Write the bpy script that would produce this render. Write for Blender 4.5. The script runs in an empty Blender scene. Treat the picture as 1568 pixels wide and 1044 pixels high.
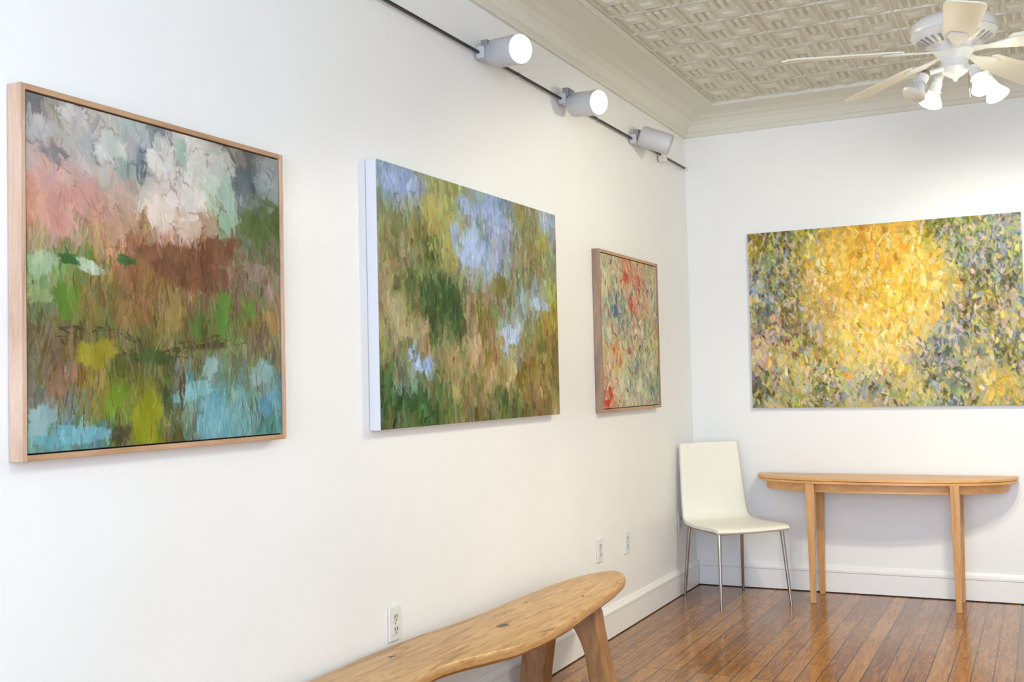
import bpy, bmesh, math, random
import numpy as np
from mathutils import Vector, Matrix
random.seed(4)
S=bpy.context.scene
S.view_settings.view_transform='Standard'
S.view_settings.look='None'
S.view_settings.exposure=0.0

# ------------------------------------------------------------ helpers
def lin(c):
    c=np.asarray(c,float)/255.
    return np.where(c<=.04045,c/12.92,((c+.055)/1.055)**2.4)
def L4(c): 
    l=lin(c); return (float(l[0]),float(l[1]),float(l[2]),1.)
def new_mat(name,col=(200,200,200),rough=.5,metal=0.,spec=.5,emis=None,estr=0.):
    m=bpy.data.materials.new(name);m.use_nodes=True
    b=m.node_tree.nodes['Principled BSDF']
    b.inputs['Base Color'].default_value=L4(col)
    b.inputs['Roughness'].default_value=rough
    b.inputs['Metallic'].default_value=metal
    b.inputs['Specular IOR Level'].default_value=spec
    if emis is not None:
        b.inputs['Emission Color'].default_value=L4(emis);b.inputs['Emission Strength'].default_value=estr
    return m
def nd(m,t,**kw):
    n=m.node_tree.nodes.new(t)
    for k,v in kw.items(): setattr(n,k,v)
    return n
def lk(m,a,b): m.node_tree.links.new(a,b)
def bsdf(m): return m.node_tree.nodes['Principled BSDF']
def coords(m,scale=(1,1,1),rot=(0,0,0)):
    tc=nd(m,'ShaderNodeTexCoord');mp=nd(m,'ShaderNodeMapping')
    mp.inputs['Scale'].default_value=scale;mp.inputs['Rotation'].default_value=rot
    lk(m,tc.outputs['Object'],mp.inputs['Vector']);return mp.outputs['Vector']
def ramp(m,fac,stops):
    r=nd(m,'ShaderNodeValToRGB');e=r.color_ramp.elements
    while len(e)<len(stops): e.new(.5)
    for i,(p,c) in enumerate(stops): e[i].position=p;e[i].color=L4(c)
    lk(m,fac,r.inputs['Fac']);return r.outputs['Color']
def noise(m,vec,scale=5,detail=4,rough=.5,dist=0.):
    n=nd(m,'ShaderNodeTexNoise');n.inputs['Scale'].default_value=scale;n.inputs['Detail'].default_value=detail
    n.inputs['Roughness'].default_value=rough;n.inputs['Distortion'].default_value=dist
    lk(m,vec,n.inputs['Vector']);return n.outputs['Fac']
def bump(m,h,strength=.2,dist=.01):
    b=nd(m,'ShaderNodeBump');b.inputs['Strength'].default_value=strength;b.inputs['Distance'].default_value=dist
    lk(m,h,b.inputs['Height']);lk(m,b.outputs['Normal'],bsdf(m).inputs['Normal'])
def mixc(m,fac,a,b,mode='MIX'):
    n=nd(m,'ShaderNodeMix',data_type='RGBA',blend_type=mode)
    if hasattr(fac,'is_linked') : lk(m,fac,n.inputs[0])
    else: n.inputs[0].default_value=fac
    for s,v in ((n.inputs[6],a),(n.inputs[7],b)):
        if isinstance(v,tuple): s.default_value=L4(v)
        else: lk(m,v,s)
    return n.outputs[2]
def mathn(m,op,a,b=None,c=None):
    n=nd(m,'ShaderNodeMath',operation=op)
    for i,v in enumerate((a,b,c)):
        if v is None: continue
        if isinstance(v,(int,float)): n.inputs[i].default_value=v
        else: lk(m,v,n.inputs[i])
    return n.outputs[0]

def obj(name,verts,faces,mat,smooth=False,bev=0,seg=2,autosm=None):
    me=bpy.data.meshes.new(name);me.from_pydata([tuple(v) for v in verts],[],faces);me.update()
    bm=bmesh.new();bm.from_mesh(me);bmesh.ops.recalc_face_normals(bm,faces=bm.faces);bm.to_mesh(me);bm.free()
    o=bpy.data.objects.new(name,me);S.collection.objects.link(o)
    if mat: me.materials.append(mat)
    if smooth:
        for p in me.polygons:p.use_smooth=True
    if bev:
        md=o.modifiers.new('bevel','BEVEL');md.width=bev;md.segments=seg;md.limit_method='ANGLE';md.angle_limit=math.radians(40)
    return o
def boxvf(x0,x1,y0,y1,z0,z1):
    v=[(x0,y0,z0),(x1,y0,z0),(x1,y1,z0),(x0,y1,z0),(x0,y0,z1),(x1,y0,z1),(x1,y1,z1),(x0,y1,z1)]
    f=[(0,3,2,1),(4,5,6,7),(0,1,5,4),(1,2,6,5),(2,3,7,6),(3,0,4,7)]
    return v,f
def box(name,x0,x1,y0,y1,z0,z1,mat,bev=0):
    v,f=boxvf(x0,x1,y0,y1,z0,z1);return obj(name,v,f,mat,bev=bev)
def boxes(name,lst,mat,bev=0):
    V=[];Fc=[]
    for b in lst:
        v,f=boxvf(*b);k=len(V);V+=v;Fc+=[tuple(i+k for i in q) for q in f]
    return obj(name,V,Fc,mat,bev=bev)
def frame_axes(d):
    d=Vector(d).normalized();a=Vector((0,0,1)) if abs(d.z)<.95 else Vector((1,0,0))
    x=d.cross(a).normalized();y=d.cross(x).normalized();return x,y,d
def lathe(name,prof,mat,origin=(0,0,0),axis=(0,0,1),n=40,smooth=True,sharp=True):
    x,y,d=frame_axes(axis);o=Vector(origin);V=[];Fc=[]
    for r,h in prof:
        for i in range(n):
            a=2*math.pi*i/n;V.append(o+x*(r*math.cos(a))+y*(r*math.sin(a))+d*h)
    for j in range(len(prof)-1):
        for i in range(n):
            k=(i+1)%n;Fc.append((j*n+i,j*n+k,(j+1)*n+k,(j+1)*n+i))
    if prof[0][0]>1e-5: Fc.append(tuple(range(n)))
    if prof[-1][0]>1e-5: Fc.append(tuple((len(prof)-1)*n+i for i in range(n)))
    ob=obj(name,V,Fc,mat,smooth=smooth)
    if smooth:
        md=ob.modifiers.new('es','EDGE_SPLIT');md.split_angle=math.radians(38)
    return ob
def tube(name,a,b,r1,r2,mat,n=20):
    a=Vector(a);b=Vector(b);return lathe(name,[(r1,0),(r2,(b-a).length)],mat,a,b-a,n)
def extrude_poly(name,pts,mat,fn,t0,t1,bev=0,smooth=False):
    n=len(pts);V=[fn(p,t0) for p in pts]+[fn(p,t1) for p in pts]
    Fc=[tuple(range(n)),tuple(range(2*n-1,n-1,-1))]+[(i,(i+1)%n,n+(i+1)%n,n+i) for i in range(n)]
    return obj(name,V,Fc,mat,bev=bev,seg=3)
def group(name,loc,parts):
    e=bpy.data.objects.new(name,None);e.location=loc;e.empty_display_size=.1;S.collection.objects.link(e)
    for p in parts:
        p.parent=e;p.matrix_parent_inverse=Matrix.Translation(-Vector(loc))
    return e
def catmull(pts,k=6,closed=True):
    out=[];n=len(pts)
    for i in range(n if closed else n-1):
        p=[Vector(pts[(i+j-1)%n] if closed else pts[min(max(i+j-1,0),n-1)]) for j in range(4)]
        for s in range(k):
            t=s/k
            out.append(.5*((2*p[1])+(-p[0]+p[2])*t+(2*p[0]-5*p[1]+4*p[2]-p[3])*t*t+(-p[0]+3*p[1]-3*p[2]+p[3])*t**3))
    if not closed: out.append(Vector(pts[-1]))
    return out

# ------------------------------------------------------------ materials
def wall_mat(name,col):
    m=new_mat(name,col,.34,spec=.45);v=coords(m)
    h=noise(m,v,2.2,3);c=ramp(m,h,[(.3,tuple(int(x*.99) for x in col)),(.7,col)])
    lk(m,c,bsdf(m).inputs['Base Color'])
    bump(m,noise(m,v,4,4,.55),.16,.02);return m
M_wall=wall_mat('wall_paint',(241,243,243))
M_trim=new_mat('trim_paint',(240,241,242),.3)
def tin_mat():
    m=new_mat('pressed_tin_paint',(212,212,200),.28,spec=.55);v=coords(m)
    c=ramp(m,noise(m,v,3,4,.6),[(.3,(206,205,186)),(.7,(217,216,200))]);lk(m,c,bsdf(m).inputs['Base Color'])
    return m
M_tin=tin_mat()
M_corn=new_mat('cornice_paint',(220,220,208),.4)
M_white=new_mat('white_enamel',(222,222,220),.3)
M_head=new_mat('lamp_head_enamel',(196,197,200),.35)
M_blade=new_mat('blade_white',(230,229,214),.4)
M_white2=new_mat('white_plastic',(226,226,222),.35)
M_white3=new_mat('white_plastic_receptacle',(212,212,208),.35)
M_black=new_mat('black_metal',(28,28,30),.4)
M_dark=new_mat('dark_gap',(30,24,20),.9)
M_grey=new_mat('grey_metal',(150,150,152),.35,.6)
M_chrome=new_mat('chrome',(170,164,156),.16,1.)
M_leather=new_mat('white_leather',(240,240,230),.42,spec=.4)
bump(M_leather,noise(M_leather,coords(M_leather),220,3),.12,.002)
M_canvas=new_mat('primed_canvas',(216,216,220),.7)
M_glow=new_mat('lamp_glow',(255,255,250),.4,emis=(255,253,245),estr=16)
M_glowfan=new_mat('warm_bulb_glow',(255,252,235),.4,emis=(255,248,210),estr=12)
M_glowoff=new_mat('lamp_off_glass',(205,200,185),.3,emis=(255,240,210),estr=.05)
def wood(name,cols,scale=(1,1,1),rough=.4,ring=9.,rot=(0,0,0),grain=.5):
    m=new_mat(name,cols[1],rough);v=coords(m,scale,rot)
    n1=noise(m,v,ring,6,.62,1.2);n2=noise(m,v,ring*6,4,.6)
    f=mathn(m,'ADD',mathn(m,'MULTIPLY',n1,1-grain*.5),mathn(m,'MULTIPLY',n2,grain*.5))
    c=ramp(m,f,[(.3,cols[0]),(.5,cols[1]),(.72,cols[2])]);lk(m,c,bsdf(m).inputs['Base Color'])
    bump(m,f,.1,.003);return m
M_frame=wood('light_frame_wood',[(164,128,102),(200,168,144),(220,194,172)],(3,3,.35),.5,6)
M_frameh=wood('light_frame_wood_h',[(156,118,84),(184,146,112),(202,166,134)],(3,.35,3),.5,6)
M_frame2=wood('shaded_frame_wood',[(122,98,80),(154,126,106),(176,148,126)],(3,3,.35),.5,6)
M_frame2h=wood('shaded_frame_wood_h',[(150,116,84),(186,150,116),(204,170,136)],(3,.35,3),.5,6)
M_table=wood('honey_maple',[(200,144,86),(220,168,108),(232,186,128)],(.6,5,5),.35,4)
M_tleg=wood('honey_maple_leg',[(182,128,76),(204,154,98),(220,174,120)],(5,5,.5),.35,4)

def floor_mat():
    m=new_mat('plank_floor',(140,90,50),.2,spec=.55)
    tc=nd(m,'ShaderNodeTexCoord');sp=nd(m,'ShaderNodeSeparateXYZ');lk(m,tc.outputs['Object'],sp.inputs[0])
    cb=nd(m,'ShaderNodeCombineXYZ');lk(m,sp.outputs['Y'],cb.inputs['X']);lk(m,sp.outputs['X'],cb.inputs['Y'])
    br=nd(m,'ShaderNodeTexBrick');br.offset=.37;br.offset_frequency=3
    lk(m,cb.outputs[0],br.inputs['Vector'])
    br.inputs['Scale'].default_value=1;br.inputs['Brick Width'].default_value=2.1;br.inputs['Row Height'].default_value=.088
    br.inputs['Mortar Size'].default_value=.0028;br.inputs['Mortar Smooth'].default_value=.3;br.inputs['Bias'].default_value=0
    br.inputs['Color1'].default_value=(0,0,0,1);br.inputs['Color2'].default_value=(1,1,1,1);br.inputs['Mortar'].default_value=(.5,.5,.5,1)
    mp=nd(m,'ShaderNodeMapping');mp.inputs['Scale'].default_value=(16,1.6,1);lk(m,tc.outputs['Object'],mp.inputs['Vector'])
    addv=nd(m,'ShaderNodeVectorMath',operation='ADD');lk(m,mp.outputs[0],addv.inputs[0])
    sc=nd(m,'ShaderNodeVectorMath',operation='SCALE');lk(m,br.outputs['Color'],sc.inputs[0]);sc.inputs['Scale'].default_value=13.
    lk(m,sc.outputs[0],addv.inputs[1])
    g=noise(m,addv.outputs[0],2.2,7,.6,1.8)
    f=mathn(m,'ADD',mathn(m,'MULTIPLY',g,.82),mathn(m,'MULTIPLY',br.outputs['Color'],.20))
    c=ramp(m,f,[(.28,(96,58,20)),(.47,(142,92,38)),(.62,(166,114,52)),(.8,(196,148,80))])
    c2=mixc(m,br.outputs['Fac'],c,(46,27,11));lk(m,c2,bsdf(m).inputs['Base Color'])
    rn=noise(m,tc.outputs['Object'],5,4)
    lk(m,mathn(m,'ADD',mathn(m,'MULTIPLY',rn,.18),.06),bsdf(m).inputs['Roughness'])
    hh=mathn(m,'SUBTRACT',mathn(m,'MULTIPLY',g,.16),br.outputs['Fac']);bump(m,hh,.24,.003)
    return m
M_floor=floor_mat()

# ------------------------------------------------------------ room
RX=3.75;FY=-9.6;CZ=3.105
box('floor',-.15,RX+.15,FY-.15,.15,-.1,0,M_floor)
box('wall_left',-.15,0,FY-.15,.15,0,CZ+.1,M_wall)
box('wall_back',0,RX,0,.15,0,CZ+.1,M_wall)
box('wall_right',RX,RX+.15,FY-.15,.15,0,CZ+.1,M_wall)
boxes('wall_front',[(0,RX,FY-.15,FY,2.75,CZ+.1),(0,.25,FY-.15,FY,0,2.75),(RX-.25,RX,FY-.15,FY,0,2.75),(.25,RX-.25,FY-.15,FY,0,.45),(1.8,1.95,FY-.15,FY,.45,2.75)],M_wall)
def ceiling():
    V=[];Fc=[]
    def add(v,f):
        k=len(V);V.extend(v);Fc.extend([tuple(i+k for i in q) for q in f])
    add(*boxvf(-.15,RX+.15,FY-.15,.15,CZ,CZ+.1))
    def pad(x0,x1,y0,y1,za,zb,ins):
        v=[(x0,y0,za),(x1,y0,za),(x1,y1,za),(x0,y1,za),(x0+ins,y0+ins,zb),(x1-ins,y0+ins,zb),(x1-ins,y1-ins,zb),(x0+ins,y1-ins,zb)]
        add(v,[(4,5,6,7),(0,1,5,4),(1,2,6,5),(2,3,7,6),(3,0,4,7)])
    T=.305;x0=.29
    nx=int((RX-.29-x0)/T);ny=int((9.2)/T)
    for i in range(nx):
        for j in range(ny):
            X=x0+i*T;Y=-.29-(j+1)*T
            z=CZ
            for a in range(2):
                for b in range(2):
                    px=X+.022+a*.134;py=Y+.022+b*.134
                    if (a+b)%2==0:
                        pad(px,px+.127,py,py+.127,z,z-.009,.008)
                        pad(px+.028,px+.099,py+.028,py+.099,z-.009,z-.020,.011)
                    else:
                        for q in range(3): pad(px+.006+q*.04,px+.038+q*.04,py+.006,py+.121,z,z-.014,.009)
            pad(X-.008,X+.008,Y,Y+T,z,z-.010,.003)
            pad(X,X+T,Y-.008,Y+.008,z,z-.010,.003)
    return obj('ceiling',V,Fc,M_tin)
ceiling()
prof=[(0,2.952),(.018,2.952),(.022,2.960),(.022,2.978),(.03,2.984),(.036,2.998),(.05,3.022),(.075,3.044),(.105,3.056),(.115,3.062),(.14,3.070),(.16,3.073),(.25,3.083),(.262,3.078),(.275,3.080),(.282,3.105),(0,3.105)]
V=[];Fc=[];n=len(prof)
for d,z in prof: V.append((d,FY+d,z))
for d,z in prof: V.append((d,-d,z))
for d,z in prof: V.append((RX-d,-d,z))
for d,z in prof: V.append((RX-d,FY+d,z))
for s in range(4):
    t=(s+1)%4
    for i in range(n-1): Fc.append((s*n+i,s*n+i+1,t*n+i+1,t*n+i))
obj('trim_cornice',V,Fc,M_corn)
def baseboard(name,fn,a,b,mat):
    pr=[(0,.006),(.018,.006),(.018,.125),(.022,.13),(.022,.142),(.012,.155),(.006,.165),(0,.165)]
    V=[fn(d,z,a) for d,z in pr]+[fn(d,z,b) for d,z in pr];n=len(pr)
    F2=[tuple(range(n)),tuple(range(2*n-1,n-1,-1))]+[(i,(i+1)%n,n+(i+1)%n,n+i) for i in range(n)]
    return obj(name,V,F2,mat)
baseboard('baseboard_left',lambda d,z,t:(d,t,z),FY,-.0,M_trim)
baseboard('baseboard_back',lambda d,z,t:(t,-d,z),.02,RX,M_trim)
baseboard('baseboard_right',lambda d,z,t:(RX-d,t,z),FY,0,M_trim)
boxes('trim_floor_gap',[(.0,.0165,FY,0,0,.007),(.0,RX,-.0165,0,0,.007)],M_dark)

# ------------------------------------------------------------ paintings
def palette(rows,H,W):
    vs=[r[0] for r in rows];nc=len(rows[0][1])
    A=np.array([r[1] for r in rows],float)
    gv=np.linspace(0,1,H);gu=(np.linspace(0,1,W)*nc-.5).clip(0,nc-1)
    B=np.zeros((H,nc,3))
    for c in range(nc):
        for k in range(3): B[:,c,k]=np.interp(gv,vs,A[:,c,k])
    i0=np.floor(gu).astype(int).clip(0,nc-2);t=(gu-i0)[None,:,None]
    return B[:,i0]*(1-t)+B[:,i0+1]*t
def strokes(img,base,rng,N,lr,wr,ang,ajit,lum,chroma,jit,alpha=(.6,1.),where=None,hard=4.):
    H,W,_=img.shape
    for _ in range(N):
        cx=rng.uniform(0,W);cy=rng.uniform(0,H)
        if where is not None and not where(cx/W,cy/H,rng): continue
        L=rng.uniform(*lr)/2;w=rng.uniform(*wr)/2
        a=ang+rng.normal()*ajit;R=int(max(L,w)+2)
        x0=max(0,int(cx-R));x1=min(W,int(cx+R));y0=max(0,int(cy-R));y1=min(H,int(cy+R))
        if x1<=x0 or y1<=y0: continue
        Y,X=np.mgrid[y0:y1,x0:x1];dx=X-cx;dy=Y-cy
        s=dx*math.sin(a)+dy*math.cos(a);t=dx*math.cos(a)-dy*math.sin(a)
        t=t+rng.normal()*.35*w*np.sin(s/L*2.2+rng.uniform(0,6))
        e=1-np.abs(s/L)**3-np.abs(t/w)**2.2
        bi=((t/w+1)*5.5).astype(int).clip(0,11)
        br=rng.uniform(.6,1,12)[bi];bl=rng.normal(size=12)[bi]*lum*.35
        al=np.clip(e*hard,0,1)*br*rng.uniform(*alpha)
        sx=int(np.clip(cx+rng.normal()*jit,0,W-1));sy=int(np.clip(cy+rng.normal()*jit,0,H-1))
        c=base[sy,sx]+rng.normal()*lum+rng.normal(size=3)*chroma
        c=c[None,None,:]+bl[...,None]
        img[y0:y1,x0:x1]=img[y0:y1,x0:x1]*(1-al[...,None])+c*al[...,None]
def drips(img,rng,N,col,region,alpha=.5,steps=60,wd=1):
    H,W,_=img.shape
    for _ in range(N):
        x=rng.uniform(region[0],region[2])*W;y=rng.uniform(region[1],region[3])*H;sw=rng.normal()*.12;n=rng.integers(steps//3,steps);ph=rng.uniform(0,6)
        for s in range(n):
            x+=sw+.25*math.sin(s*.12+ph);y+=1;xi,yi=int(x),int(y)
            if xi<1 or yi<1 or xi>=W-3 or yi>=H-3: break
            al=alpha*math.sin(math.pi*(s+1)/(n+1))
            img[yi,xi:xi+wd]=img[yi,xi:xi+wd]*(1-al)+np.array(col)*al
def blob(img,rng,u,v,ru,rv,col,al=.8,a=0.,line=None,soft=7):
    H,W,_=img.shape;Y,X=np.mgrid[0:H,0:W];dx=X/W-u;dy=Y/H-v
    p=dx*math.cos(a)+dy*math.sin(a);q=-dx*math.sin(a)+dy*math.cos(a)
    th=np.arctan2(q/rv,p/ru);ph=rng.uniform(0,6,4);wob=1+.16*np.sin(2*th+ph[0])+.12*np.sin(3*th+ph[1])+.09*np.sin(5*th+ph[2])+.06*np.sin(11*th+ph[3])+.05*np.sin(19*th+ph[0])
    r=np.sqrt((p/ru)**2+(q/rv)**2)/wob
    m=np.clip((1-r)*soft,0,1)*al
    shade=12*np.sin(dx*60+ph[1])*np.sin(dy*22+ph[2])
    img[:]=img*(1-m[...,None])+(np.array(col,float)+shade[...,None])*m[...,None]
    if line is not None:
        w=.010/min(ru,rv)*.35
        e=np.exp(-((r-1)/w)**2)*np.clip(.3+.7*np.sin(th*1.5+ph[3]),0,.4)
        img[:]=img*(1-e[...,None])+np.array(line,float)*e[...,None]
def sharpen(im,k=.6):
    b=im.copy()
    b[1:-1,1:-1]=(im[:-2,1:-1]+im[2:,1:-1]+im[1:-1,:-2]+im[1:-1,2:]+im[1:-1,1:-1])/5
    return np.clip(im+(im-b)*k*2,0,255)
def canvas_mesh(name,img,origin,du,dv,gain=1.,sk=.5):
    H,W,_=img.shape
    U,Vv=np.meshgrid(np.linspace(0,1,W),np.linspace(0,1,H))
    P=np.array(origin)[None,None]+U[...,None]*np.array(du)+Vv[...,None]*np.array(dv)
    me=bpy.data.meshes.new(name);nv=H*W;me.vertices.add(nv);me.vertices.foreach_set('co',P.reshape(-1).astype(np.float32))
    i=np.arange(nv).reshape(H,W);q=np.stack([i[:-1,:-1],i[1:,:-1],i[1:,1:],i[:-1,1:]],-1).reshape(-1,4)
    nf=len(q);me.loops.add(nf*4);me.loops.foreach_set('vertex_index',q.reshape(-1).astype(np.int32))
    me.polygons.add(nf);me.polygons.foreach_set('loop_start',(np.arange(nf)*4).astype(np.int32))
    try: me.polygons.foreach_set('loop_total',np.full(nf,4,np.int32))
    except Exception: pass
    me.update(calc_edges=True);me.validate()
    at=me.color_attributes.new('paint','FLOAT_COLOR','POINT')
    c=np.ones((nv,4),np.float32);c[:,:3]=lin(np.clip(sharpen(img,sk).reshape(-1,3)*gain,4,250));at.data.foreach_set('color',c.reshape(-1))
    m=new_mat(name+'_oil_paint',(200,200,200),.55,spec=.2)
    a=nd(m,'ShaderNodeAttribute');a.attribute_name='paint';lk(m,a.outputs['Color'],bsdf(m).inputs['Base Color'])
    bump(m,noise(m,coords(m),120,4),.2,.003)
    me.materials.append(m);o=bpy.data.objects.new(name,me);S.collection.objects.link(o);return o

P1=[(0,[(120,120,120),(180,178,172),(185,180,175),(175,185,175),(120,125,130),(215,215,210),(200,200,190),(110,105,95),(95,95,90),(140,140,140)]),
(.07,[(130,130,125),(200,198,192),(190,190,185),(150,165,170),(110,120,125),(220,215,210),(205,205,200),(200,200,195),(90,98,95),(150,160,160)]),
(.15,[(170,165,160),(185,178,172),(200,195,188),(130,140,140),(200,195,190),(222,212,205),(185,200,182),(205,205,200),(100,115,112),(140,155,150)]),
(.23,[(200,165,155),(195,160,150),(175,165,155),(205,190,180),(225,208,195),(220,205,195),(205,205,190),(150,180,150),(90,105,80),(85,100,60)]),
(.31,[(208,158,142),(206,150,136),(198,150,130),(190,150,125),(220,200,185),(185,150,130),(165,120,95),(160,180,150),(95,112,60),(80,100,45)]),
(.38,[(198,142,124),(202,150,134),(198,148,126),(175,135,90),(140,95,65),(165,120,90),(130,88,62),(120,100,80),(100,95,75),(112,100,85)]),
(.44,[(145,160,120),(88,126,58),(155,118,92),(145,104,70),(120,80,50),(116,76,48),(124,84,56),(112,80,60),(136,112,98),(146,130,112)]),
(.52,[(142,162,112),(106,132,52),(118,108,55),(132,102,60),(140,112,62),(128,90,55),(112,90,66),(102,82,66),(94,104,58),(136,124,94)]),
(.6,[(92,100,80),(106,106,50),(112,110,58),(124,104,62),(130,112,64),(122,114,58),(92,122,48),(98,118,50),(116,104,60),(136,108,62)]),
(.69,[(104,88,60),(102,94,54),(78,84,42),(96,85,48),(104,104,48),(112,100,50),(86,84,45),(110,118,58),(104,100,68),(130,104,68)]),
(.77,[(122,112,88),(140,106,75),(128,128,42),(86,104,42),(84,92,48),(92,75,52),(104,138,124),(122,150,134),(112,120,74),(118,148,142)]),
(.86,[(112,114,100),(122,102,68),(132,140,42),(122,130,32),(104,110,50),(104,150,152),(104,158,166),(104,148,146),(104,130,112),(94,146,150)]),
(.93,[(104,152,150),(112,132,118),(92,110,60),(132,136,32),(114,122,34),(92,98,66),(102,154,162),(104,158,166),(98,146,140),(90,140,148)]),
(1,[(86,140,132),(104,162,168),(72,122,128),(84,75,40),(122,128,32),(75,65,40),(94,138,138),(104,154,162),(94,138,130),(86,130,130)])]
def make_p1():
    rng=np.random.default_rng(3);H,W=480,460;b=palette(P1,H,W);im=b.copy()
    sky=lambda u,v,r: v<.33;gnd=lambda u,v,r: v>.3
    strokes(im,b,rng,500,(30,70),(18,40),.4,.6,8,4,14,(.6,1),where=sky)
    strokes(im,b,rng,900,(26,70),(14,30),0,.3,12,6,16,(.6,1),where=gnd)
    b1=im.copy()
    strokes(im,b1,rng,1400,(22,60),(4,12),0,.22,13,7,10,(.5,.9),where=gnd)
    tmp=np.zeros_like(im)+np.array((62,48,30))
    for (u0,u1,v0,v1,N) in [(.1,.35,.64,.69,14),(.3,.6,.7,.75,14),(.5,.8,.65,.7,10),(.45,.85,.44,.5,8)]:
        strokes(im,tmp,rng,int(N/((u1-u0)*(v1-v0))),(14,40),(2,4.5),math.pi/2,.5,8,4,1,(.5,.9),where=lambda u,v,r:u0<u<u1 and v0<v<v1)
    drips(im,rng,110,(78,60,40),(0,.4,1,.95),.5,70,2)
    b1=im.copy();strokes(im,b1,rng,1200,(10,34),(2.5,6),0,.26,13,7,7,(.45,.9),where=lambda u,v,r:v>.34)
    D=(100,94,90);B=(66,54,34)
    for (u,v,ru,rv,c,al,a,l) in [(.15,.03,.06,.03,(204,201,196),.85,.3,D),(.04,.09,.05,.05,(190,188,186),.8,0,D),(.09,.16,.05,.03,(100,104,112),.6,.4,None),(.2,.12,.04,.05,(150,160,162),.6,0,None),(.27,.1,.06,.05,(200,207,200),.8,0,D),(.34,.16,.05,.04,(160,175,165),.8,0,D),
        (.39,.13,.022,.07,(76,98,114),.75,.15,None),(.46,.09,.065,.065,(222,219,212),.9,.2,D),(.59,.2,.08,.07,(224,219,211),.85,.3,D),(.6,.1,.07,.06,(212,211,202),.8,0,D),(.55,.06,.03,.06,(165,190,175),.8,0,None),
        (.47,.27,.06,.08,(228,215,204),.88,.2,(120,80,60)),(.57,.3,.08,.05,(214,192,176),.8,.2,(110,70,50)),(.75,.19,.055,.1,(164,190,172),.8,.2,D),(.83,.11,.07,.07,(90,100,104),.85,0,None),(.74,.28,.04,.05,(150,186,156),.8,0,B),
        (.9,.25,.1,.08,(78,98,48),.8,0,None),(.92,.09,.055,.045,(148,160,164),.8,0,D),(.07,.22,.06,.05,(212,168,158),.75,0,None),(.09,.33,.07,.06,(206,152,140),.7,.2,None),(.2,.27,.07,.05,(202,152,138),.7,.5,(130,80,60)),(.3,.33,.06,.07,(186,152,122),.75,.3,(110,70,50)),(.34,.24,.05,.06,(176,156,144),.6,0,None),
        (.5,.41,.13,.06,(120,78,52),.85,0,None),(.68,.37,.1,.06,(112,70,44),.88,-.5,(75,45,30)),(.58,.46,.15,.06,(108,70,46),.75,.1,None),(.36,.46,.08,.05,(140,98,62),.7,0,None),
        (.14,.452,.06,.016,(48,96,44),.92,.15,None),(.33,.435,.05,.014,(56,102,48),.85,.1,None),(.2,.468,.055,.022,(180,198,174),.92,.2,None),(.05,.47,.05,.04,(162,186,152),.9,0,None),(.72,.57,.04,.08,(84,130,44),.8,0,None),(.85,.56,.035,.04,(86,132,44),.75,0,None),
        (.88,.42,.08,.035,(152,130,116),.75,0,None),(.12,.57,.045,.055,(88,128,40),.85,0,None),(.03,.56,.04,.03,(150,172,120),.75,0,None),(.33,.6,.06,.06,(146,116,66),.65,0,None),(.5,.6,.07,.05,(146,128,72),.7,0,None),(.2,.6,.04,.05,(128,112,56),.6,0,None),(.42,.73,.1,.025,(60,84,36),.75,.1,None),(.6,.62,.03,.05,(72,108,40),.7,0,None),(.66,.69,.08,.015,(72,50,34),.7,-.1,None),(.96,.6,.04,.05,(160,124,74),.7,0,None),
        (.22,.72,.075,.05,(152,144,36),.85,0,None),(.1,.8,.05,.05,(140,108,82),.75,0,None),(.58,.84,.1,.035,(126,178,182),.95,-.15,None),(.67,.93,.075,.09,(112,166,178),.95,0,None),(.8,.9,.06,.07,(108,158,158),.85,0,None),(.9,.78,.06,.055,(132,170,170),.92,0,None),
        (.93,.89,.05,.05,(88,144,166),.92,0,None),(.4,.92,.065,.09,(138,142,22),.9,0,None),(.17,.955,.1,.035,(112,168,180),.95,0,None),(.04,.91,.05,.05,(142,178,182),.9,.0,None),(.08,.97,.07,.02,(104,166,174),.9,.0,None),(.66,.76,.035,.045,(150,182,182),.88,0,None),(.28,.86,.035,.06,(108,140,34),.8,.2,None),(.54,.83,.016,.06,(74,52,38),.8,0,None),(.48,.87,.025,.05,(58,74,36),.8,0,None),(.3,.96,.04,.03,(66,60,34),.7,0,None)]:
        blob(im,rng,u,v,ru,rv,c,al,a,l,soft=3.5 if v<.33 else 4.)
    b2=im.copy()
    strokes(im,b2,rng,700,(16,44),(4,12),.3,.6,8,4,9,(.4,.85),where=sky)
    strokes(im,b2,rng,2400,(8,28),(2,5.5),0,.24,13,7,3.5,(.35,.8),where=lambda u,v,r:v>.34)
    strokes(im,b2,rng,1100,(8,26),(1.8,5),.2,.5,11,6,6,(.4,.9),where=lambda u,v,r:v<.38)
    drips(im,rng,60,(66,52,34),(0,.42,1,.95),.45,55,2)
    drips(im,rng,40,(172,202,200),(.5,.78,1,.95),.4,45,2)
    drips(im,rng,30,(170,124,88),(0,.5,1,.8),.4,50,2)
    return im
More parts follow.
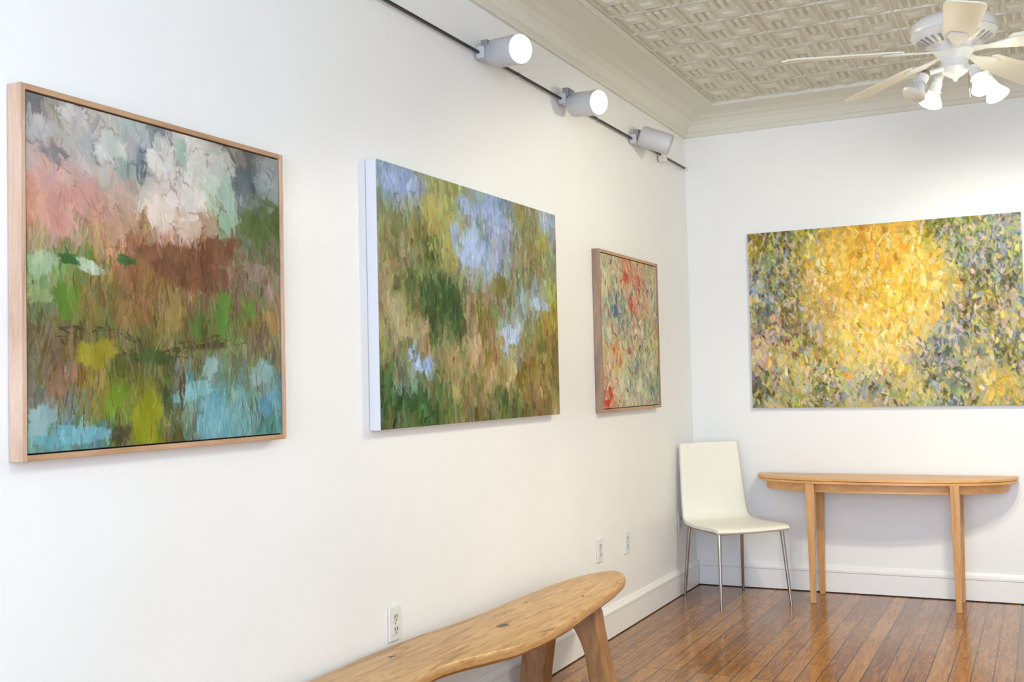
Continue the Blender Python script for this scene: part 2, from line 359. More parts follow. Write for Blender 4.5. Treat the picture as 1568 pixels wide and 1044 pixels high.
P2=[(0,[(140,165,200),(145,165,205),(150,150,90),(152,150,80),(130,150,140),(140,165,215),(140,160,190),(140,130,90),(145,150,120),(150,170,200)]),
(.07,[(135,160,195),(150,172,215),(155,152,88),(158,155,80),(140,160,160),(145,170,215),(140,160,190),(138,130,85),(145,150,110),(150,170,200)]),
(.15,[(120,140,115),(150,162,118),(168,163,85),(175,170,108),(135,152,165),(152,176,222),(142,155,170),(134,130,80),(154,150,90),(134,150,130)]),
(.25,[(134,126,80),(116,120,62),(156,152,80),(164,164,118),(158,182,222),(168,190,235),(134,150,155),(146,142,90),(126,120,68),(142,152,110)]),
(.35,[(152,148,115),(95,112,50),(104,120,56),(134,130,78),(165,182,195),(150,174,206),(118,122,55),(144,154,145),(114,128,104),(154,158,86)]),
(.45,[(162,153,108),(82,104,48),(66,92,40),(94,110,50),(174,160,128),(134,118,48),(116,112,48),(118,140,124),(152,176,200),(164,163,68)]),
(.55,[(154,148,110),(130,118,76),(58,82,36),(70,88,44),(144,130,96),(124,110,58),(152,170,196),(152,158,145),(154,140,66),(156,130,48)]),
(.65,[(174,160,110),(168,151,118),(124,118,78),(76,96,48),(174,151,110),(154,138,86),(172,196,230),(146,132,78),(124,118,52),(154,130,56)]),
(.74,[(114,120,66),(134,160,205),(88,110,55),(174,151,110),(162,147,98),(146,130,78),(154,140,86),(114,108,48),(154,138,86),(126,110,50)]),
(.82,[(72,106,48),(140,162,188),(94,118,48),(154,140,98),(124,118,58),(164,141,100),(168,149,100),(124,112,48),(134,118,60),(116,105,48)]),
(.9,[(46,82,38),(64,98,38),(56,90,38),(116,120,70),(94,108,52),(134,120,80),(94,108,48),(144,126,80),(126,110,60),(146,122,70)]),
(1,[(90,106,58),(66,92,42),(64,88,42),(122,110,70),(134,120,80),(74,90,48),(66,84,42),(106,98,52),(134,114,74),(144,120,80)])]
def make_p2():
    rng=np.random.default_rng(5);H,W=420,460;b=palette(P2,H,W);im=b.copy()
    strokes(im,b,rng,900,(30,80),(14,34),0,.12,13,6,18,(.6,1))
    b1=im.copy();strokes(im,b1,rng,1800,(18,54),(5,13),0,.1,15,7,14,(.55,1))
    for (u,v,ru,rv,c,al,a) in [(.1,.06,.1,.055,(160,182,226),.92,0),(.45,.26,.09,.085,(178,200,240),.95,.2),(.36,.22,.03,.06,(168,190,230),.88,.0),(.46,.08,.09,.045,(154,178,222),.9,0),(.6,.1,.05,.065,(158,182,220),.85,0),(.93,.06,.06,.04,(160,182,212),.85,0),(.56,.3,.03,.08,(160,180,200),.8,0),(.26,.48,.09,.11,(56,86,38),.8,0),(.36,.55,.05,.11,(50,78,32),.7,0),(.14,.43,.035,.07,(72,98,46),.65,0),(.2,.76,.05,.04,(162,190,238),.95,0),(.14,.71,.02,.03,(160,188,234),.85,0),
        (.67,.62,.06,.045,(190,214,248),.95,0),(.72,.57,.025,.035,(184,208,242),.85,0),(.64,.68,.025,.025,(180,206,240),.85,0),(.12,.9,.09,.045,(46,84,38),.75,0),(.87,.46,.06,.035,(176,198,236),.93,.3),(.84,.36,.018,.045,(166,186,204),.85,0),(.75,.44,.018,.07,(158,178,204),.88,0),(.93,.4,.03,.05,(160,176,118),.7,0),(.45,.66,.035,.13,(194,172,134),.8,0),(.62,.4,.08,.05,(118,108,40),.8,0),(.15,.62,.08,.05,(182,168,126),.75,0),(.08,.55,.04,.06,(168,160,122),.7,0),(.6,.9,.06,.05,(74,96,44),.7,0),(.88,.66,.04,.05,(78,96,44),.55,0),(.9,.14,.04,.07,(164,160,78),.6,0),(.24,.14,.04,.1,(188,178,96),.8,0),(.32,.3,.05,.08,(164,161,86),.65,0),(.08,.22,.03,.08,(110,110,58),.7,0),(.36,.82,.04,.1,(174,156,110),.7,0),(.97,.7,.03,.12,(116,98,50),.6,0),(.84,.84,.03,.1,(164,143,94),.6,0),(.55,.78,.05,.08,(170,150,104),.5,0)]:
        blob(im,rng,u,v,ru,rv,c,al,a,soft=4)
    b2=im.copy()
    strokes(im,b2,rng,1100,(16,40),(5,12),0,.14,13,6,6,(.5,.95))
    strokes(im,b2,rng,2400,(8,28),(2.5,6.5),0,.14,18,7,4,(.5,.95))
    return im
P3=[(0,[(190,190,150),(170,160,120),(190,120,90),(200,170,130),(170,150,120),(180,170,140)]),
(.12,[(205,195,158),(190,190,142),(198,120,95),(196,112,90),(155,142,122),(190,175,142)]),
(.3,[(172,190,152),(95,124,134),(200,190,152),(200,120,98),(200,165,135),(172,178,142)]),
(.4,[(135,152,148),(72,108,138),(160,178,144),(195,192,150),(200,138,110),(185,176,135)]),
(.5,[(190,194,160),(200,186,150),(124,150,134),(200,180,145),(195,192,158),(158,167,126)]),
(.6,[(195,188,130),(202,154,108),(204,194,160),(194,140,120),(144,168,140),(192,184,108)]),
(.75,[(205,190,160),(210,170,102),(196,194,160),(130,156,150),(182,186,156),(158,162,124)]),
(.86,[(202,132,106),(212,202,175),(152,176,156),(204,194,160),(168,176,156),(130,150,122)]),
(1,[(200,84,62),(212,194,174),(204,188,160),(195,194,164),(134,158,144),(157,164,144)])]
def make_p3():
    rng=np.random.default_rng(8);H,W=260,210;b=palette(P3,H,W)*.75+np.array((206,200,170))*.25;im=b.copy()
    strokes(im,b,rng,500,(14,34),(7,16),0,.5,16,8,14,(.6,1))
    b2=im.copy();strokes(im,b2,rng,1100,(8,24),(2,7),.1,.5,20,9,12,(.5,.95))
    for (u,v,ru,rv,c) in [(.42,.13,.05,.06,(196,66,50)),(.5,.3,.04,.09,(200,76,58)),(.22,.36,.06,.05,(66,104,150)),(.26,.3,.03,.06,(84,104,110)),(.45,.62,.04,.03,(200,70,60)),(.2,.62,.05,.05,(214,140,70)),(.3,.68,.03,.05,(220,130,60)),(.12,.9,.05,.05,(200,56,40)),(.06,.96,.05,.03,(205,50,36)),(.75,.45,.03,.08,(130,160,140)),(.85,.9,.06,.04,(96,126,124)),(.6,.72,.04,.05,(110,150,150)),(.9,.58,.05,.03,(196,180,80)),(.66,.16,.03,.08,(190,98,76)),(.62,.85,.05,.06,(226,218,190)),(.3,.85,.06,.05,(228,220,196)),(.1,.2,.06,.06,(214,206,168)),(.6,.5,.05,.06,(224,214,180)),(.12,.5,.05,.05,(222,212,176))]:
        blob(im,rng,u,v,ru,rv,c,.8,0,soft=3)
    for c,N in [((188,76,62),30),((78,104,128),38),((214,158,76),30),((84,78,60),34),((112,146,108),44),((226,218,192),80),((206,140,116),34),((218,210,176),70),((150,172,150),44),((178,166,84),30)]:
        tmp=np.zeros_like(im)+np.array(c);strokes(im,tmp,rng,N,(8,22),(2,5),.1,.5,10,6,1,(.55,.95))
    return im
P4=[(0,[(150,130,60),(95,100,52),(170,168,72),(175,152,62),(200,160,60),(200,150,52),(210,170,60),(190,160,60),(120,130,60),(132,140,62),(158,160,95),(122,140,132)]),
(.12,[(185,168,72),(105,108,66),(178,168,78),(222,185,105),(225,178,72),(225,165,60),(230,178,68),(230,180,62),(150,150,62),(120,140,98),(142,150,132),(132,150,160)]),
(.22,[(132,150,155),(128,128,80),(188,152,72),(232,196,104),(230,188,86),(226,170,60),(235,184,68),(232,185,68),(212,180,80),(122,142,130),(150,142,148),(130,140,92)]),
(.35,[(168,178,178),(120,128,108),(160,140,80),(216,172,82),(226,182,80),(205,165,68),(226,190,62),(236,192,62),(232,200,108),(188,168,90),(102,92,54),(140,140,112)]),
(.45,[(122,130,102),(130,118,80),(178,158,80),(202,170,108),(220,180,90),(226,182,72),(232,190,78),(236,200,88),(226,200,118),(122,112,80),(188,160,80),(150,160,158)]),
(.55,[(158,130,102),(150,120,90),(150,130,88),(192,170,110),(216,190,100),(236,208,108),(240,205,90),(236,200,108),(212,190,128),(102,120,128),(130,120,70),(190,170,90)]),
(.65,[(188,168,148),(170,140,92),(122,110,62),(202,170,82),(222,192,110),(240,214,138),(236,210,128),(216,200,148),(112,130,138),(112,120,100),(170,160,110),(130,140,110)]),
(.76,[(198,170,158),(190,175,130),(210,195,132),(162,142,82),(212,200,130),(226,205,130),(236,205,112),(172,160,130),(102,120,130),(180,170,138),(190,175,120),(112,110,80)]),
(.86,[(112,110,90),(160,150,92),(200,195,140),(112,120,62),(190,180,120),(132,150,148),(172,160,92),(212,190,112),(112,130,102),(122,140,120),(226,190,82),(190,175,92)]),
(1,[(130,120,72),(190,185,120),(152,160,82),(112,110,62),(190,180,130),(190,180,112),(152,160,120),(180,180,112),(150,160,130),(170,160,120),(190,170,82),(150,150,92)])]
def make_p4():
    rng=np.random.default_rng(11);H,W=400,560;b=palette(P4,H,W);im=b.copy()
    G=(b[...,0]-b[...,2])*.6+(b[...,0]-150)
    G=np.clip(G/150,0,1.2)
    def gw(u,v): return G[min(H-1,int(v*H)),min(W-1,int(u*W))]
    edge=lambda u,v,r: gw(u,v)+r.normal()*.12<.40
    mid=lambda u,v,r: gw(u,v)+r.normal()*.2<.72
    cen=lambda u,v,r: gw(u,v)+r.normal()*.2>.74
    strokes(im,b,rng,1300,(20,50),(14,30),.1,.8,14,7,16,(.6,1))
    strokes(im,b,rng,2400,(12,28),(6,13),.1,.5,24,8,14,(.6,1))
    def dab(cols,N,lr,wr,wh):
        for c in cols:
            tmp=np.zeros_like(im)+np.array(c,float);strokes(im,tmp,rng,N,lr,wr,.05,.5,12,7,1,(.6,1),where=wh)
    dab([(68,70,38),(84,100,62),(96,74,50),(94,110,134)],360,(6,22),(3,9),edge)
    dab([(218,210,164),(186,190,96),(162,178,202),(226,204,110),(214,182,178)],430,(6,22),(3,9),mid)
    dab([(250,222,124),(248,206,72),(240,180,64),(246,232,176)],320,(8,28),(4,12),cen)
    dab([(206,146,70),(180,156,90),(214,190,120)],120,(8,18),(3,6),cen)
    for (u,v,ru,rv,c) in [(.09,.09,.05,.05,(74,80,44)),(.2,.27,.04,.05,(96,84,52)),(.15,.5,.05,.06,(120,96,60)),(.22,.62,.04,.05,(92,86,50)),(.03,.88,.04,.05,(70,72,46)),(.27,.86,.04,.05,(62,70,40)),(.82,.36,.05,.05,(78,70,42)),(.74,.5,.04,.06,(86,98,104)),(.68,.68,.05,.06,(78,94,106)),(.67,.86,.05,.04,(90,112,96)),(.87,.45,.05,.03,(110,92,50)),(.77,.14,.04,.05,(84,100,60)),(.93,.72,.04,.04,(96,96,60)),(.42,.92,.04,.03,(112,132,140)),
        (.3,.84,.07,.06,(222,212,160)),(.2,.78,.05,.05,(214,200,140)),(.45,.78,.09,.07,(244,222,140)),(.85,.78,.05,.05,(206,196,156)),(.62,.9,.05,.05,(226,206,110)),(.07,.7,.05,.06,(206,180,168)),(.93,.92,.05,.05,(232,196,84)),(.92,.25,.04,.05,(160,176,200)),(.33,.17,.06,.08,(246,212,110)),(.25,.35,.05,.06,(224,180,96)),(.3,.6,.05,.06,(212,180,110)),(.05,.33,.04,.05,(178,190,196)),(.88,.17,.04,.04,(190,160,164)),(.46,.9,.05,.03,(150,170,186))]:
        tmp=np.zeros_like(im)+np.array(c,float)
        strokes(im,tmp,rng,1400,(7,20),(3,7),.05,.4,14,7,1,(.5,.9),where=lambda a_,b_,r:((a_-u)/ru)**2+((b_-v)/rv)**2<abs(r.normal())*.7)
    b2=im.copy();strokes(im,b2,rng,2400,(6,20),(2.5,6),.05,.45,11,6,5,(.4,.85))
    return im
def box_frame(y0,y1,z0,z1,d,w,mv,mh,x0=.002):
    return [boxes('frame_stiles',[(x0,d,y0,y0+w,z0,z1),(x0,d,y1-w,y1,z0,z1)],mv,.0015),
            boxes('frame_rails',[(x0,d,y0+w,y1-w,z0,z0+w),(x0,d,y0+w,y1-w,z1-w,z1)],mh,.0015)]
def framed(name,y0,y1,z0,z1,d,w,gap,img,mv,mh,gain):
    parts=box_frame(y0,y1,z0,z1,d,w,mv,mh)
    parts.append(box('backing',.004,d-.014,y0+w*.9,y1-w*.9,z0+w*.9,z1-w*.9,M_dark))
    a=y0+w+gap;b=y1-w-gap;c=z1-w-gap;e=z0+w+gap
    parts.append(box('canvas_stretcher',.005,d-.006,a,b,e,c,M_dark))
    parts.append(canvas_mesh('painted_canvas',img,(d-.0045,a,c),(0,b-a,0),(0,0,e-c),gain))
    return group(name,(0.022,(y0+y1)/2,(z0+z1)/2),parts)
framed('framed_landscape_painting',-5.285,-4.343,1.198,2.058,.045,.014,.004,make_p1(),M_frame,M_frameh,.97)
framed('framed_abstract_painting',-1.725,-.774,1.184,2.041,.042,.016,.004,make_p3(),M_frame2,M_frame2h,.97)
def unframed(name,img,kind,a,b,z0,z1,d,gain,sk=.5):
    if kind=='L':
        bx=box('stretched_canvas',.002,d,a,b,z0,z1,M_canvas,.002)
        cm=canvas_mesh('painted_canvas',img,(d+.0008,a+.002,z1-.002),(0,b-a-.004,0),(0,0,z0-z1+.004),gain,sk)
        return group(name,(0.022,(a+b)/2,(z0+z1)/2),[bx,cm])
    bx=box('stretched_canvas',a,b,-d,-.002,z0,z1,M_canvas,.002)
    cm=canvas_mesh('painted_canvas',img,(a+.002,-d-.0008,z1-.002),(b-a-.004,0,0),(0,0,z0-z1+.004),gain,sk)
    return group(name,((a+b)/2,-.02,(z0+z1)/2),[bx,cm])
unframed('meadow_canvas_painting',make_p2(),'L',-3.830,-2.290,1.196,2.141,.045,.97,.5)
unframed('golden_canvas_painting',make_p4(),'B',.409,2.015,1.150,2.277,.035,.98,.15)

# ------------------------------------------------------------ outlets
def outlet(y,z,i):
    p=[box('cover_plate',0.0005,.008,y-.037,y+.037,z-.060,z+.060,M_white2,.003)]
    for s in (-1,1):
        p.append(box('receptacle_%d'%(1 if s<0 else 2),.007,.011,y-.017,y+.017,z+s*.022-.0155,z+s*.022+.0155,M_white3,.003))
        p.append(boxes('slots_%d'%(1 if s<0 else 2),[(.0105,.0115,y-.009,y-.0055,z+s*.022-.002,z+s*.022+.009),(.0105,.0115,y+.0055,y+.009,z+s*.022-.002,z+s*.022+.009),(.0105,.0115,y-.0025,y+.0025,z+s*.022-.011,z+s*.022-.006)],M_black))
    p.append(tube('screw',(.007,y,z),(.0095,y,z),.003,.003,M_grey,10))
    group('wall_outlet',(0.003,y,z),p)
for i,(y,z) in enumerate([(-3.70,.51),(-1.73,.475),(-1.325,.46),(-.36,.45)]): outlet(y,z,i)

# ------------------------------------------------------------ bench
def bench_mat():
    m=new_mat('live_edge_oak',(205,165,112),.38);v=coords(m,(10,.8,10))
    n1=noise(m,v,2.2,8,.68,2.2);n2=noise(m,v,18,4,.6)
    f=mathn(m,'ADD',mathn(m,'MULTIPLY',n1,.7),mathn(m,'MULTIPLY',n2,.3))
    c=ramp(m,f,[(.35,(132,92,48)),(.45,(184,140,86)),(.54,(204,162,106)),(.68,(218,180,126))])
    tc=nd(m,'ShaderNodeTexCoord')
    sp=nd(m,'ShaderNodeSeparateXYZ');lk(m,tc.outputs['Object'],sp.inputs[0])
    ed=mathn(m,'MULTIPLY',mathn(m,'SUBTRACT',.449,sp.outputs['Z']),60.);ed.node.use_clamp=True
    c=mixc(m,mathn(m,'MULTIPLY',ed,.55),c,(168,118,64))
    for (kx,ky,r) in [(.262,-3.36,.030),(.33,-2.75,.012),(.16,-2.95,.011),(.36,-2.42,.009),(.12,-3.9,.014)]:
        vm=nd(m,'ShaderNodeVectorMath',operation='SUBTRACT');lk(m,tc.outputs['Object'],vm.inputs[0]);vm.inputs[1].default_value=(kx,ky,.45)
        vs=nd(m,'ShaderNodeVectorMath',operation='MULTIPLY');lk(m,vm.outputs[0],vs.inputs[0]);vs.inputs[1].default_value=(1.3,.7,.4)
        ln=nd(m,'ShaderNodeVectorMath',operation='LENGTH');lk(m,vs.outputs[0],ln.inputs[0])
        nn=noise(m,coords(m),60,3)
        dd=mathn(m,'ADD',ln.outputs['Value'],mathn(m,'MULTIPLY',mathn(m,'SUBTRACT',nn,.5),r*2.2))
        t=mathn(m,'SUBTRACT',1.,mathn(m,'DIVIDE',dd,r));t.node.use_clamp=True
        t2=mathn(m,'MULTIPLY',t,2.2);t2.node.use_clamp=True
        c=mixc(m,t2,c,(54,32,18))
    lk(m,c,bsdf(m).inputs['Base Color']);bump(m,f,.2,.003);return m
M_bench=bench_mat()
M_bleg=wood('oak_leg',[(108,72,36),(150,106,60),(184,140,90)],(6,6,1),.4,3)
outl=[(.035,-4.23),(.03,-3.75),(.075,-3.28),(.085,-2.9),(.10,-2.53),(.145,-2.27),(.225,-2.135),(.30,-2.18),(.36,-2.34),(.395,-2.55),(.43,-2.89),(.462,-3.26),(.452,-3.56),(.405,-3.72),(.35,-3.86),(.330,-4.0),(.35,-4.15),(.42,-4.32),(.44,-4.6),(.36,-4.78),(.18,-4.84),(.06,-4.7)]
cur=catmull([(a,b,0) for a,b in outl],8)
def ringed(cur,off,z,wob=0):
    n=len(cur);res=[]
    for i in range(n):
        t=(cur[(i+1)%n]-cur[i-1]).normalized();nn=Vector((t.y,-t.x,0))
        w=wob*(math.sin(i*.9)+.6*math.sin(i*2.3+1))
        res.append(cur[i]+nn*(off+w)*SGN+Vector((0,0,z)))
    return res
area=sum(cur[i].x*cur[(i+1)%len(cur)].y-cur[(i+1)%len(cur)].x*cur[i].y for i in range(len(cur)))
SGN=1 if area>0 else -1
rings=[(-.030,.402,0),(-.020,.403,.0),(-.006,.409,.001),(.003,.420,.001),(.002,.434,.0008),(-.001,.444,.0004),(-.005,.4492,0),(-.010,.4510,0)]
V=[];Fc=[];n=len(cur)
for off,z,w in rings: V+=ringed(cur,off,z,w)
for j in range(len(rings)-1):
    for i in range(n): Fc.append((j*n+i,j*n+(i+1)%n,(j+1)*n+(i+1)%n,(j+1)*n+i))
Fc.append(tuple(range(n)));Fc.append(tuple((len(rings)-1)*n+i for i in range(n)))
slab=obj('seat_slab',V,Fc,M_bench,smooth=True);md=slab.modifiers.new('es','EDGE_SPLIT');md.split_angle=math.radians(40)
def bleg(name,yc,dx,th):
    outer=[(.055,0),(.066,.12),(.078,.24),(.082,.33),(.070,.405),(.335,.405),(.362,.37),(.372,.30),(.395,.16),(.435,0)]
    inner=[(.345,0),(.330,.12),(.316,.21),(.288,.29),(.250,.345),(.218,.355),(.190,.32),(.174,.23),(.160,.12),(.146,0)]
    a1=catmull([(x,z,0) for x,z in outer[:5]],4,False)+catmull([(x,z,0) for x,z in outer[5:]],4,False)
    b1=catmull([(x,z,0) for x,z in inner],4,False)
    pts=a1+b1
    return extrude_poly(name,pts,M_bleg,lambda p,t:(p.x+dx,t+(p.x-.33)*.42,p.y),yc-th,yc+th,bev=.014)
group('live_edge_bench',(.25,-3.45,0),[slab,bleg('leg_arch_1',-2.67,0,.048),bleg('leg_arch_2',-4.40,.0,.048)])

# ------------------------------------------------------------ chair
def chair():
    c=Vector((.366,-.452,0));fd=Vector((.7071,-.7071,0));wd=Vector((.7071,.7071,0))
    P=lambda u,v,z:c+wd*u+fd*v+Vector((0,0,z))
    pr=[(-.272,.945,.200),(-.262,.86,.206),(-.247,.74,.212),(-.232,.62,.218),(-.220,.54,.222),(-.205,.492,.226),(-.170,.468,.230),(-.10,.460,.234),(0,.458,.238),(.10,.460,.242),(.18,.462,.242),(.230,.458,.240),(.246,.446,.236)]
    cur=catmull(pr,3,False);nu=14;V=[];Fc=[]
    for q in cur:
        for i in range(nu+1):
            s=-1+2*i/nu
            back=max(0,min(1,(q.y-.5)/.2));vv=q.x-.018*(1-s*s)*back
            zz=q.y-(.006*(1-s*s) if q.y<.475 else 0)
            V.append(P(s*q.z,vv,zz))
    for j in range(len(cur)-1):
        for i in range(nu):
            a=j*(nu+1)+i;Fc.append((a,a+1,a+nu+2,a+nu+1))
    sh=obj('seat_and_back',V,Fc,M_leather,smooth=True)
    md=sh.modifiers.new('so','SOLIDIFY');md.thickness=.024;md.offset=0
    md=sh.modifiers.new('bv','BEVEL');md.width=.007;md.segments=2;md.limit_method='ANGLE';md.angle_limit=math.radians(50)
    md=sh.modifiers.new('es','EDGE_SPLIT');md.split_angle=math.radians(60)
    parts=[sh]
    k=1
    for su in (-1,1):
        for sv in (-1,1):
            w=.222 if sv>0 else .195
            parts.append(tube('leg_%d'%k,P(su*(w-.012),sv*.205,.452),P(su*(w+.012),sv*.250,0),.0125,.0085,M_chrome));k+=1
    for su in (-1,1): parts.append(tube('side_rail_%d'%(1 if su<0 else 2),P(su*.19,-.205,.440),P(su*.21,.205,.440),.009,.009,M_chrome))
    parts.append(tube('cross_rail_1',P(-.19,-.205,.440),P(.19,-.205,.440),.009,.009,M_chrome))
    parts.append(tube('cross_rail_2',P(-.21,.205,.440),P(.21,.205,.440),.009,.009,M_chrome))
    group('leather_dining_chair',tuple(c),parts)
chair()

# ------------------------------------------------------------ console table
def table():
    cx=1.193;yb=-.035
    def outline(a,b,nexp=2.4,N=40,y0=yb):
        pts=[]
        for i in range(N+1):
            t=math.pi*i/N;cs=math.cos(t);sn=math.sin(t)
            pts.append((cx+a*math.copysign(abs(cs)**(2/nexp),cs),y0-b*abs(sn)**(2/nexp)))
        return [Vector((x,y,0)) for x,y in pts]
    f=lambda p,t:(p.x,p.y,t)
    parts=[extrude_poly('table_top',outline(.752,.385),M_table,f,.726,.742,bev=.003),
           extrude_poly('folding_leaf',outline(.748,.380),M_table,f,.708,.7245,bev=.003),
           extrude_poly('apron',outline(.70,.335,2.3),M_table,f,.656,.709,bev=.002)]
    k=1
    for x in (.818,1.622):
        for y in (-.352,-.07):
            h=.026;g=.015;fy=-1 if y<-.2 else 1
            V=[(x-h,y-h,.709),(x+h,y-h,.709),(x+h,y+h,.709),(x-h,y+h,.709),(x-g,y-g+fy*.008,0),(x+g,y-g+fy*.008,0),(x+g,y+g+fy*.008,0),(x-g,y+g+fy*.008,0)]
            parts.append(obj('leg_%d'%k,V,[(0,1,2,3),(7,6,5,4),(0,4,5,1),(1,5,6,2),(2,6,7,3),(3,7,4,0)],M_tleg,bev=.003));k+=1
    group('demilune_console_table',(cx,-.2,0),parts)
table()

# ------------------------------------------------------------ track lighting
def spot(name,loc,dirv,power,col=(255,244,225),size=math.radians(75),blend=.8,rad=.045):
    l=bpy.data.lights.new(name,'SPOT');l.energy=power;l.spot_size=size;l.spot_blend=blend;l.shadow_soft_size=rad;l.color=tuple(float(q) for q in lin(col))
    o=bpy.data.objects.new(name,l);S.collection.objects.link(o);o.location=loc
    o.rotation_euler=Vector(dirv).to_track_quat('-Z','Y').to_euler();return o
def track():
    parts=[box('rail',0.018,.030,-7.2,-.07,2.731,2.742,M_black,.002)]
    parts.append(boxes('rail_standoffs',[(0,.03,y-.012,y+.012,2.732,2.75) for y in (-6.4,-5.2,-4.1,-2.6,-1.65,-.5)],M_white))
    heads=[((.10,-2.95,2.735),(.86,-.44,-.14),True,1.1),((.10,-2.09,2.708),(.88,-.40,-.14),True,1.08),((.10,-1.07,2.742),(.82,.22,-.34),False,1.08)]
    for i,(o,d,on,s) in enumerate(heads):
        o=Vector(o);d=Vector(d).normalized();k=str(i+1)
        b=o-d*.03;sc=lambda pr:[(r*s,h*s) for r,h in pr]
        parts.append(lathe('head_%s_housing'%k,sc([(.03,-.012),(.047,-.008),(.055,.004),(.056,.158),(.053,.160),(.050,.148),(.048,.125)]),M_head,b,d,40))
        parts.append(lathe('head_%s_lens'%k,sc([(.0,.128),(.047,.128),(.0475,.132)]),M_glow if on else M_grey,b,d,40))
        if on: parts.append(lathe('head_%s_bulb'%k,sc([(.045,.129),(.041,.145),(.026,.154),(.001,.158)]),M_glow,b,d,32))
        yy=o.y
        parts.append(box('head_%s_adapter'%k,.012,.05,yy-.05,yy+.035,2.712,2.762,M_head,.004))
        parts.append(boxes('head_%s_yoke'%k,[(.045,.085,yy-.028,yy-.016,2.715,2.775),(.03,.062,yy-.04,yy+.01,2.745,2.79)],M_grey,.003))
        if on: parts.append(spot('spot_lamp',b+d*.21,d+Vector((0,0,-.15)),26))
    parts.append(boxes('rail_end_feed',[(.01,.05,-.60,-.54,2.695,2.745),(.012,.035,-.1,-.065,2.724,2.748)],M_white,.004))
    group('track_light_rail',(.03,-3.6,2.737),parts)
track()

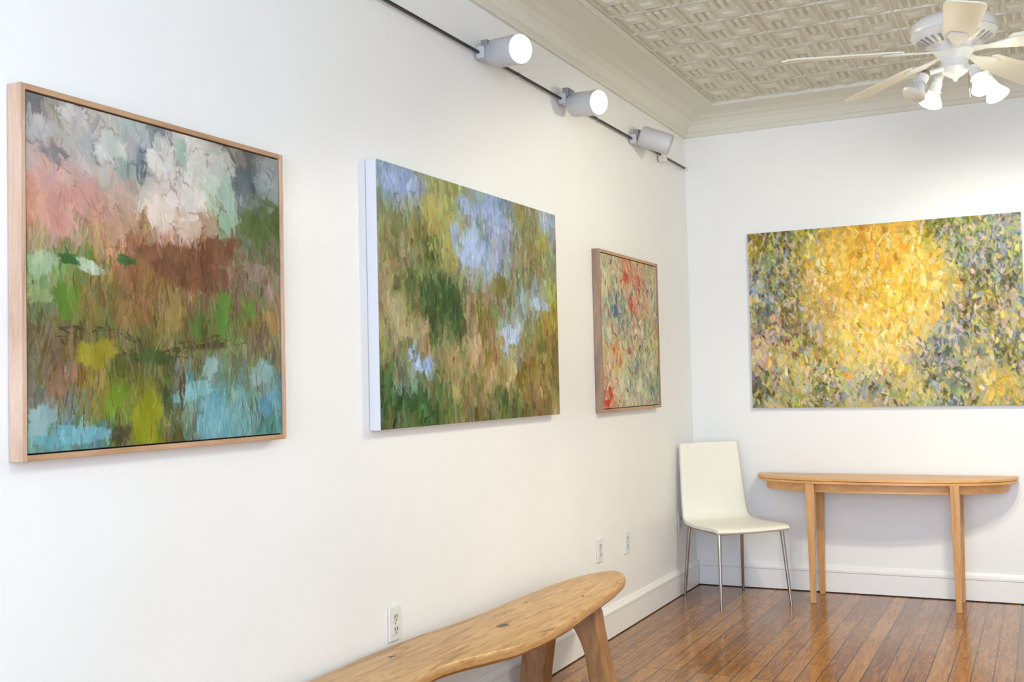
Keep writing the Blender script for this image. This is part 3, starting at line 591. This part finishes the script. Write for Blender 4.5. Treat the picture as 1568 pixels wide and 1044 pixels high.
# ------------------------------------------------------------ ceiling fan
def fan():
    X,Y=1.822,-2.25;parts=[];DZ=-.018
    O=(X,Y,DZ)
    parts.append(lathe('canopy',[(.02,2.985),(.05,3.0),(.07,3.05),(.072,3.104)],M_white,(X,Y,0)))
    parts.append(lathe('downrod',[(.013,2.79),(.013,3.0)],M_white,(X,Y,0),n=20))
    parts.append(lathe('motor_housing',[(.03,2.862),(.045,2.85),(.05,2.828),(.10,2.822),(.140,2.808),(.162,2.788),(.166,2.765),(.162,2.752),(.166,2.745),(.155,2.728),(.122,2.708),(.085,2.698),(.075,2.685)],M_white,O,n=56))
    V=[];Fc=[]
    for i in range(30):
        a=2*math.pi*i/30
        er=Vector((math.cos(a),math.sin(a),0));et=Vector((-math.sin(a),math.cos(a),0));o=Vector(O)
        k=len(V)
        p=[(.108,2.7005),(.148,2.7215)]
        for r,z in p:
            for s in (-1,1): V.append(o+er*r+et*(s*.0046*(r/.13))+Vector((0,0,z-.0025)))
        Fc.append((k,k+1,k+3,k+2))
    parts.append(obj('vent_slots',V,Fc,M_grey))
    parts.append(lathe('switch_housing',[(.075,2.688),(.078,2.672),(.060,2.655),(.050,2.64),(.052,2.615),(.058,2.605),(.050,2.59),(.03,2.575),(.012,2.565),(.006,2.552)],M_white,O))
    for i,ad in enumerate([205,133,61,-11,-83]):
        a=math.radians(ad);er=Vector((math.cos(a),math.sin(a),0));et=Vector((-math.sin(a),math.cos(a),0));o=Vector(O)
        tw=math.radians(-12);up=Vector((0,0,1))
        wv=et*math.cos(tw)+up*math.sin(tw);nv=up*math.cos(tw)-et*math.sin(tw)
        r0,r1=.215,.69;pts=[]
        hw0,hw1=.056,.074
        prof=[(r0,-hw0*.7),(r0+.02,-hw0),(r1-.05,-hw1),(r1-.015,-hw1*.9),(r1,-hw1*.6),(r1,hw1*.6),(r1-.015,hw1*.9),(r1-.05,hw1),(r0+.02,hw0),(r0,hw0*.7)]
        zc=2.672
        fn=lambda p,t:(o+er*p[0]+wv*p[1]+nv*t+up*(zc-.04*(p[0]-.2)))
        parts.append(extrude_poly('blade_%d'%(i+1),prof,M_blade,fn,0,.007,bev=.002))
        pi=[(.06,-.022),(.13,-.014),(.19,-.03),(.23,-.042),(.285,-.03),(.29,0),(.285,.03),(.23,.042),(.19,.03),(.13,.014),(.06,.022)]
        parts.append(extrude_poly('blade_iron_%d'%(i+1),pi,M_white,fn,-.007,0,bev=.002))
    R=Vector((.898,.44,0));Fw=Vector((-.44,.898,0))
    lamps=[(-.97,-.15,False,.13,.15),(-.45,.85,True,.085,.0),(.42,-.9,True,.09,.05),(.97,.1,True,.13,.08)]
    for i,(a,b,on,rr,tl) in enumerate(lamps):
        d=(R*a+Fw*b).normalized();k=str(i+1)
        p0=Vector((X,Y,2.605+DZ))+d*.045;p1=Vector((X,Y,2.580+DZ))+d*rr
        parts.append(tube('lamp_%s_arm'%k,p0,p1,.011,.009,M_white))
        parts.append(lathe('lamp_%s_knuckle'%k,[(0,-.018),(.014,-.014),(.018,0),(.014,.014),(0,.018)],M_chrome if not on else M_white,p1,(0,0,1),20))
        ax=(d*(.5+tl)+Vector((0,0,-1))).normalized()
        parts.append(lathe('lamp_%s_socket'%k,[(.012,0),(.021,.01),(.023,.04),(.03,.048)],M_white,p1,ax,28))
        parts.append(lathe('lamp_%s_reflector_bulb'%k,[(.019,.04),(.026,.06),(.042,.088),(.048,.10)],M_head if not on else M_glowfan,p1,ax,32))
        parts.append(lathe('lamp_%s_bulb_face'%k,[(.048,.10),(.042,.110),(.024,.118),(.001,.121)],M_glowfan if on else M_glowoff,p1,ax,32))
        if on:
            parts.append(spot('lamp_%s_light'%k,p1+ax*.15,ax,52,(255,246,222),math.radians(174),.3,.04))
    parts.append(tube('pull_chain',(X+.05,Y,2.60+DZ),(X+.052,Y,2.48+DZ),.0015,.0015,M_chrome,8))
    group('ceiling_fan',(X,Y,2.7),parts)
fan()

# ------------------------------------------------------------ added fill lights behind the camera + sky
def area(name,loc,rot,sx,sy,power,col):
    l=bpy.data.lights.new(name,'AREA');l.shape='RECTANGLE';l.size=sx;l.size_y=sy;l.energy=power;l.color=tuple(float(q) for q in lin(col))
    o=bpy.data.objects.new(name,l);S.collection.objects.link(o);o.location=loc;o.rotation_euler=rot;return o
area('added_front_fill',(1.87,FY+.02,1.6),(math.radians(90),0,0),3.2,2.2,195,(206,225,255))  # added cool fill at an assumed front window, raises the ambient light
for y in (-5.6,-8.3):
    l=bpy.data.lights.new('added_room_fill','POINT');l.energy=39;l.shadow_soft_size=.15;l.color=tuple(float(q) for q in lin((230,240,255)))  # added point fills without any fixture, brighten the whole room
    o=bpy.data.objects.new('added_room_fill',l);S.collection.objects.link(o);o.location=(2.6,y,2.7)
w=bpy.data.worlds.new('sky');S.world=w;w.use_nodes=True
w.node_tree.nodes['Background'].inputs['Color'].default_value=(.8,.9,1,1);w.node_tree.nodes['Background'].inputs['Strength'].default_value=1.5

# ------------------------------------------------------------ camera
f,yaw,pitch,roll,cx,cy=1658.7,.4557,.0386,-.0233,2.1014,-6.9814
Fv=Vector((-math.sin(yaw)*math.cos(pitch),math.cos(yaw)*math.cos(pitch),math.sin(pitch)))
r0=Vector((math.cos(yaw),math.sin(yaw),0));u0=r0.cross(Fv)
r=math.cos(roll)*r0+math.sin(roll)*u0;u=-math.sin(roll)*r0+math.cos(roll)*u0
cam=bpy.data.cameras.new('camera');cam.sensor_width=36;cam.lens=f/1568*36;cam.clip_start=.05
co=bpy.data.objects.new('camera',cam);S.collection.objects.link(co)
mw=Matrix((( r.x,u.x,-Fv.x,cx),(r.y,u.y,-Fv.y,cy),(r.z,u.z,-Fv.z,1.35),(0,0,0,1)));co.matrix_world=mw
S.camera=co
